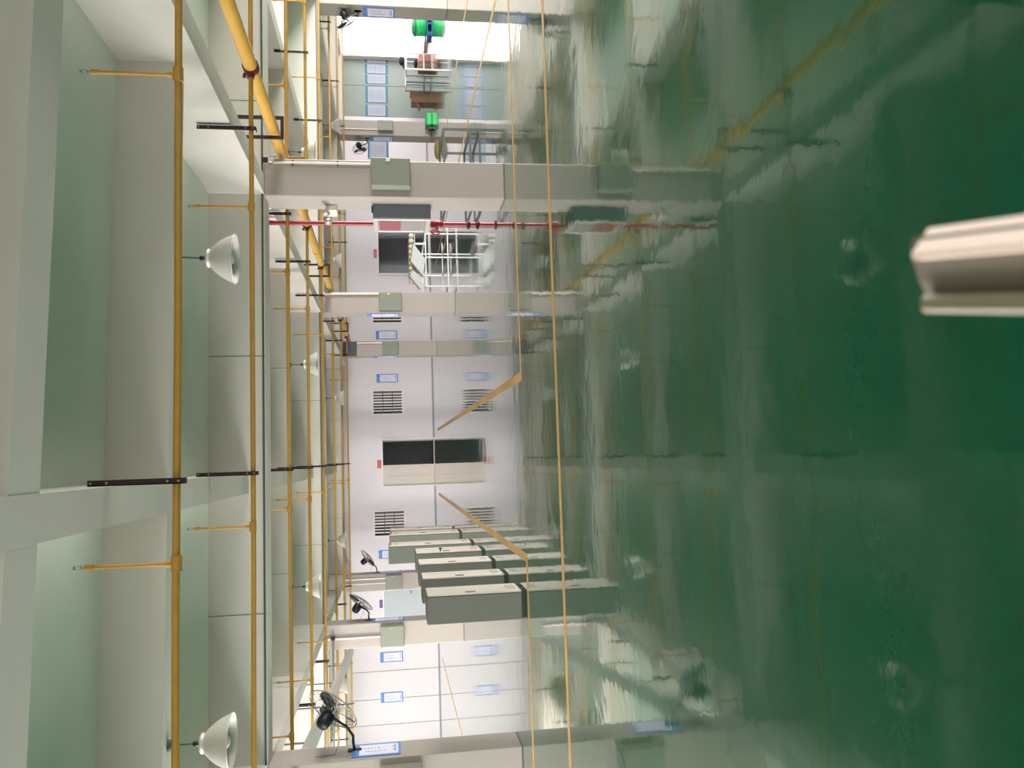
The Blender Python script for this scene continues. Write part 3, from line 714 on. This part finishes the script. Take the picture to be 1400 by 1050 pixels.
# ------------------------------------------------------------------ grey cabinets
def cabinet(X1, Y0, Y1c, h, wd, label, tall=False, red=False, bracket=False):
    X0 = X1-wd
    r = thing('metal_cabinet', label, 'cabinet', ((X0+X1)/2, (Y0+Y1c)/2, 0), 'grey metal cabinets in a row')
    MB().box(X0, X1-.03, Y0, Y1c, .03, h, .006).build('cabinet_body', M['cabside'], r)
    MB().box(X0+.02, X1-.02, Y0+.02, Y1c-.02, 0, .03).build('plinth', M['plinth'], r)
    d = MB().box(X1-.028, X1, Y0+.006, Y1c-.006, .035, h-.008, .005).build('door', M['cab'], r)
    MB().box(X1-.03, X1-.0285, Y0+.002, Y1c-.002, .032, h-.002).build('door_gap', M['dark'], r)
    s_ = MB()
    for k in range(4):
        s_.box(X1-.001, X1+.0015, Y0+.14, Y1c-.14, .1+k*.03, .107+k*.03)
    s_.build('vent_slots', M['dark'], d)
    if tall:
        s2 = MB()
        for k in range(3): s2.box(X1-.001, X1+.0015, Y0+.14, Y1c-.14, h-.2+k*.035, h-.192+k*.035)
        s2.build('vent_slots', M['dark'], d)
    MB().box(X1, X1+.014, Y0+.05, Y0+.075, h*.5, h*.5+.13, .004).build('door_handle', M['steel'], d)
    if red:
        MB().box(X1-.0, X1+.003, Y0+.02, Y1c-.02, h-.06, h-.01).build('red_label', M['redsign'], r, label='red strip at the top')
    if bracket:
        MB().box(X1, X1+.05, Y0+.05, Y0+.08, .78, .8).box(X1+.04, X1+.06, Y0+.05, Y0+.08, .76, .82).build('padlock', M['black'], d)
    return r
cabinet(-1.72, 10.62, 11.23, 1.24, .37, 'low grey metal cabinet nearest to the camera')
cabinet(-1.74, 12.29, 12.87, 1.24, .37, 'low grey metal cabinet, second from the camera')
cabinet(-1.72, 13.80, 14.42, 1.24, .37, 'low grey metal cabinet, third from the camera')
cabinet(-1.71, 15.35, 16.08, 1.24, .37, 'low grey metal cabinet with a black padlock, last of the low ones', bracket=True)
cabinet(-1.77, 17.4, 18.06, 1.745, .38, 'tall grey cabinet with red top strip, first behind the low ones', True, True)
cabinet(-1.82, 20.46, 21.3, 1.735, .38, 'tall grey cabinet with red top strip, middle of the tall three', True, True)
cabinet(-1.9, 22.85, 23.5, 1.73, .38, 'tall grey cabinet farthest from the camera', True)

# ------------------------------------------------------------------ dark metal rack frame behind the right column
r = thing('metal_frame_table', 'dark grey empty metal frame table beside the big right column', 'frame', (5.3, 15.3, 0))
x0, x1, y0, y1, zt, t = 4.55, 6.08, 14.75, 16.0, .6, .04
for a in ((x0, x1, y0, y0+t), (x0, x1, y1-t, y1), (x0, x0+t, y0+t, y1-t), (x1-t, x1, y0+t, y1-t)): MB().box(*a, zt-t, zt).build('top_rail', M['greymetal'], r)
for (a, b) in ((x0, y0), (x1-t, y0), (x0, y1-t), (x1-t, y1-t)): MB().box(a, a+t, b, b+t, 0, zt-t).build('leg', M['greymetal'], r)
for a in ((x0+t, x1-t, y0, y0+t), (x0+t, x1-t, y1-t, y1), (x0, x0+t, y0+t, y1-t), (x1-t, x1, y0+t, y1-t)): MB().box(*a, .07, .11).build('lower_rail', M['greymetal'], r)

# ------------------------------------------------------------------ white rack carrying cream rolls
r = thing('white_rack', 'white tube rack in front of the right dark doorway', 'rack', (5.2, 22, 0))
x0, x1, y0, y1, zt, t = 4.35, 5.75, 20.75, 22.9, .70, .035
for a in (x0, 5.1, x1-t):
    for b in (y0, y1-t): MB().box(a, a+t, b, b+t, 0, zt-t).build('leg', M['whiteframe'], r)
for a in ((x0, x1, y0, y0+t), (x0, x1, y1-t, y1), (x0, x0+t, y0+t, y1-t), (x1-t, x1, y0+t, y1-t)): MB().box(*a, zt-t, zt).build('top_rail', M['whiteframe'], r)
for b in (y0, y1-t): MB().box(x0-.3, x1+.3, b+.003, b+t-.003, .1, .13).build('lower_rail', M['whiteframe'], r)
for a in (x0, 5.1, x1-t): MB().box(a+.004, a+t-.004, y0+t, y1-t, .1, .135).build('side_rail', M['sheetedge'], r)
for a in (4.7, 5.45):
    for b in (y0+.02, y0+1.1): MB().box(a, a+.05, b, b+.04, zt, .945).build('shelf_post', M['whiteframe'], r)
MB().box(4.62, 5.74, y0, y0+1.2, .945, .97, .004).build('shelf', M['palesheet'], r)
plc = ['leftmost', 'second from the left', 'third from the left', 'fourth from the left', 'fourth from the right', 'third from the right', 'second from the right', 'rightmost']
for k in range(8):
    xc = 4.69+.141*k; zz = .97+.069
    o = MB()
    prof = [(.001, 0), (.05, .004), (.066, .02), (.068, .06), (.066, .3), (.068, .6), (.066, .9), (.068, 1.15), (.06, 1.19), (.001, 1.2)]
    o.lathe(prof, (xc, y0-.02+.01*(k % 3), zz+.0), (0, 1, 0), 14)
    if True:
        o.tube([(xc, y0+.01, zz), (xc, y0-.03, zz)], .012, 6)
    o = o.build('cloth_roll', M['cream'], loc=(xc, y0+.5, zz))
    o['label'] = 'cream cloth roll on the white rack, %s of the eight' % plc[k]; o['category'] = 'roll'; o['group'] = 'cream rolls on the white rack'
# two tilted pale sheets leaning on the front of the rack
def sheet(pts, label):
    P3 = [Yp(x, y, y0-.09) for x, y in pts]
    r_ = thing('pale_sheet', label, 'sheet', P3[2])
    MB().prism(P3, (0, .035, 0)).build('sheet', M['palesheet'], r_)
    a, b = P3[-1], P3[-2]
    MB().tube([P3[0]+Vector((0, .017, 0)), P3[-1]+Vector((0, .017, 0)), P3[-2]+Vector((0, .017, 0))], .022, 6).build('sheet_edge', M['sheetedge'], r_)
sheet([(564.5, 332), (581.5, 354), (578.5, 378), (561.5, 357)], 'pale rhombic sheet tilted against the cream rolls, the upper one')
sheet([(565, 369), (577, 381), (574, 395), (559.5, 377)], 'pale rhombic sheet tilted against the rack, left and smaller')

# ------------------------------------------------------------------ things in the bright right bay
# white frame table
q0 = Yp(554, 95, 29.9); q1 = Yp(554, 72, 29.9)
x0, x1, y0, y1, zt, t = q0.x, q1.x, 29.9, 30.6, .86, .05
r = thing('white_frame_table', 'white open frame table before the grey wall', 'table', ((x0+x1)/2, 30.2, 0))
for (a, b) in ((x0, y0), (x1-t*.5, y0), (x0, y1-t), (x1-t*.5, y1-t)): MB().box(a, a+t*(1.3 if a == x0 else .5), b, b+t, 0, zt-.07).build('leg', M['whiteframe'], r)
MB().box(x0, x1, y0, y1, zt-.07, zt, .006).build('table_top', M['whiteframe'], r)
for b in (y0, y1-t): MB().box(x0+t*1.3, x1-t*.5, b, b+t, .13, .18).build('lower_rail', M['whiteframe'], r)
# black bag on the table
def blob(name, c, rx, ry, rz, matn, seed, parent=None, k=10, n=14, amp=.12, **kw):
    rnd = random.Random(seed); ph = [rnd.uniform(0, 6) for _ in range(4)]; mb = MB(); vs = []
    for i in range(k+1):
        th = PI*i/k
        for j in range(n):
            t = 2*PI*j/n; f = 1+amp*(math.sin(3*t+ph[0])*math.sin(2*th+ph[1])+.6*math.sin(5*t+ph[2]+th*2))
            vs.append((c[0]+rx*math.sin(th)*math.cos(t)*f, c[1]+ry*math.sin(th)*math.sin(t)*f, c[2]+rz*math.cos(th)*(f if 0 < i < k else 1)))
    mb.add(vs, [(i*n+j, (i+1)*n+j, (i+1)*n+(j+1)%n, i*n+(j+1)%n) for i in range(k) for j in range(n)], True)
    return mb
r = thing('black_bag', 'dark bag with a knotted top lying on the white frame table', 'bag', ((x0+x1)/2, 30.2, zt))
xm = x0+(x1-x0)*.72
blob('', (xm, 30.2, zt+.112), .17, .14, .1, 'x', 3).build('bag_body', M['bagblack'], r)
MB().tube([(xm-.08, 30.2, zt+.065), (xm-.2, 30.2, zt+.052), (xm-.34, 30.2, zt+.027)], .03, 8, rs=[.05, .04, .012]).build('bag_strap', M['bagblack'], r)
# cartons under the table
xa = x0+.12
r = thing('cardboard_box', 'brown carton under the white frame table', 'box', (xa+.15, 30.3, 0))
MB().box(xa, xa+.27, 30.0, 30.5, 0, .36, .004).build('carton', M['carton'], r)
MB().box(xa+.11, xa+.16, 29.997, 30.0, 0, .36).build('tape_strip', M['sheetedge'], r)
r = thing('pink_crate', 'salmon pink crate under the white frame table', 'crate', (xa+.45, 30.3, 0))
MB().box(xa+.29, xa+.55, 30.0, 30.5, 0, .34, .01).build('crate_body', M['pink'], r)
MB().box(xa+.28, xa+.56, 29.99, 30.51, .3, .35, .006).build('crate_rim', M['pink'], r)
o = blob('', (xa+.28, 30.2, .45), .2, .12, .07, 'x', 9).build('dark_cloth', M['bagblack'], loc=(xa+.28, 30.2, .35))
o['label'] = 'dark crumpled cloth on top of the cartons under the white table'; o['category'] = 'cloth'
# grey low table next to it
xa0 = Yp(556, 119, 30.3).x; xa1 = x0-.06
r = thing('grey_table', 'thin-legged grey table left of the white frame table', 'table', ((xa0+xa1)/2, 30.4, 0))
MB().box(xa0, xa1, 30.15, 30.75, .83, .86).build('table_top', M['aluframe'], r)
for (a, b) in ((xa0+.02, 30.17), (xa1-.06, 30.17), (xa0+.02, 30.69), (xa1-.06, 30.69)): MB().box(a, a+.035, b, b+.035, 0, .83).build('leg', M['greymetal'], r)
for b in (30.18, 30.7): MB().box(xa0+.05, xa1-.05, b, b+.02, .1, .16).build('lower_rail', M['greymetal'], r)
# carton
a = Yp(562, 139, 30.6); b = Yp(562, 121, 30.6)
r = thing('cardboard_box', 'large brown carton with an open flap beside the thin grey table', 'box', ((a.x+b.x)/2, 30.9, 0))
MB().box(a.x+.1, b.x-.02, 30.85, 31.4, 0, .62, .004).build('carton', M['carton'], r)
MB().prism([(a.x+.1, 30.85, .42), (a.x-.06, 30.85, .3), (a.x-.055, 30.85, .28), (a.x+.1, 30.85, .39)], (0, .5, 0)).build('flap', M['carton'], r)
MB().box(b.x-.02, b.x-.0, 30.85, 31.4, 0, .66).build('flap', M['carton'], r)
# green bins on a blue stand
cx = 15.45
r = thing('green_bin', 'bright green round-shouldered bin by the daylit shutter', 'bin', (cx, 28.5, .1))
MB().lathe([(.001, .1), (.27, .1), (.3, .14), (.31, .45), (.29, .5), (.001, .5)], (cx, 28.5, 0), n=24).build('bin_body', M['green'], r)
MB().lathe([(.32, .48), (.33, .5), (.31, .56), (.2, .63), (.001, .66)], (cx, 28.5, 0), n=24).build('bin_lid', M['darkgreen'], r)
for zz in (.2, .36): MB().ring((cx, 28.5, zz), (0, 0, 1), .312, .008, 24, 5).build('bin_rib', M['green'], r)
r = thing('blue_pallet', 'blue plastic stand under the bright green bin', 'pallet', (cx, 28.5, 0))
MB().box(cx-.42, cx+.4, 28.15, 28.85, .06, .098, .005).build('deck', M['bluepl'], r)
for xx in (-.4, -.05, .3): MB().box(cx+xx, cx+xx+.08, 28.16, 28.84, 0, .06).build('runner', M['bluepl'], r)
r = thing('floor_brush', 'dark handled brush lying beside the blue stand', 'brush', (cx-.7, 28.3, 0))
MB().tube([(cx-.95, 28.25, .03), (cx-.5, 28.1, .06)], .014, 8).build('handle', M['black'], r)
MB().box(cx-.56, cx-.46, 28.0, 28.22, 0, .07, .008).build('brush_head', M['deepblue'], r)
# small green crate near the far column
c = Zp(588, 168, 0)
r = thing('green_crate', 'small green crate on the floor at the foot of the far column', 'crate', (12.0, 28.4, 0))
MB().box(11.72, 12.15, 28.2, 28.6, .0, .2, .02).build('crate_body', M['green'], r)
MB().box(11.7, 12.17, 28.18, 28.62, .19, .23, .008).build('crate_rim', M['darkgreen'], r)
MB().box(11.6, 11.7, 28.3, 28.5, 0, .12, .01).build('dark_grip', M['black'], r)
o = MB(); c = Zp(603, 206, 0)
o = blob('', (9.2, 24.0, .1), .3, .2, .1, 'x', 5, amp=.08).build('cloth_bundle', M['olive'], loc=(9.2, 24, 0))
o['label'] = 'olive cloth bundle on the floor behind the dark metal frame'; o['category'] = 'bundle'
# cable tray at the left
ta = Zp(480, 895, 2.9); tb = Zp(432, 1010, 2.9); d = (tb-ta).normalized(); s_ = Vector((-d.y, d.x, 0))
ta = ta-d*1.5; tb = tb+d*2.5
r = thing('cable_tray', 'pale grey cable tray crossing overhead beyond the nearest wall fan', 'cable tray', ta)
MB().prism([ta+s_*.14, ta-s_*.14, tb-s_*.14, tb+s_*.14], (0, 0, .02)).build('tray_base', M['aluframe'], r)
for sg in (.14, -.155): MB().prism([ta+s_*(sg+.015), ta+s_*sg, tb+s_*sg, tb+s_*(sg+.015)], (0, 0, .08)).build('tray_side', M['aluframe'], r)
for k in (.25, .45, .65, .85):
    p_ = ta+(tb-ta)*k; MB().box(p_.x-.012, p_.x+.012, p_.y-.012, p_.y+.012, 2.92, 3.99).build('hanger_rod', M['steel'], r)

# ------------------------------------------------------------------ blurred rail close to the camera
dv = (FW + DN*((489-700)/FPX) - RT*((419-525)/FPX))         # direction the rail points to
P0 = CAM + (FW + DN*((1243-700)/FPX) - RT*((372-525)/FPX))*.62
dv = dv.normalized(); side = dv.cross(Vector((0, 0, 1))).normalized(); upv = side.cross(dv).normalized()
def railprof(pts, name, matn, parent, s0=0.0, s1=.75):
    poly = [P0 - dv*s0 + side*(u*.9) + upv*v for u, v in pts]
    mb = MB(); mb.prism(poly, -dv*(s1-s0)); return mb.build(name, M[matn], parent)
foot = P0 - dv*.7; foot.z = 0
r = thing('guard_rail', 'pale grooved metal rail end close to the camera, out of focus', 'rail', foot)
railprof([(-.019, -.03), (.018, -.03), (.028, -.012), (.028, .002), (.015, .002), (-.008, -.006), (-.019, -.012)], 'rail_body', 'fgmid', r, .004)
railprof([(.009, -.002), (.031, -.026), (.035, -.02), (.035, -.004), (.014, .009), (.010, .008)], 'lit_strip', 'fglit', r, .014)  # lit side of the rail, its brightness put into the colour
railprof([(-.034, -.026), (-.019, -.026), (-.019, -.004), (-.022, -.002), (-.031, -.002), (-.034, -.006)], 'edge_strip', 'fgside', r, .012)
pb = P0 - dv*.7 - upv*.03
MB().tube([(pb.x, pb.y, pb.z), (pb.x, pb.y, .01)], .02, 12).build('post', M['fgmid'], r)
MB().lathe([(.02, .012), (.06, .01), (.06, 0), (.001, 0)], (pb.x, pb.y, 0), n=16).build('foot_plate', M['fgmid'], r)
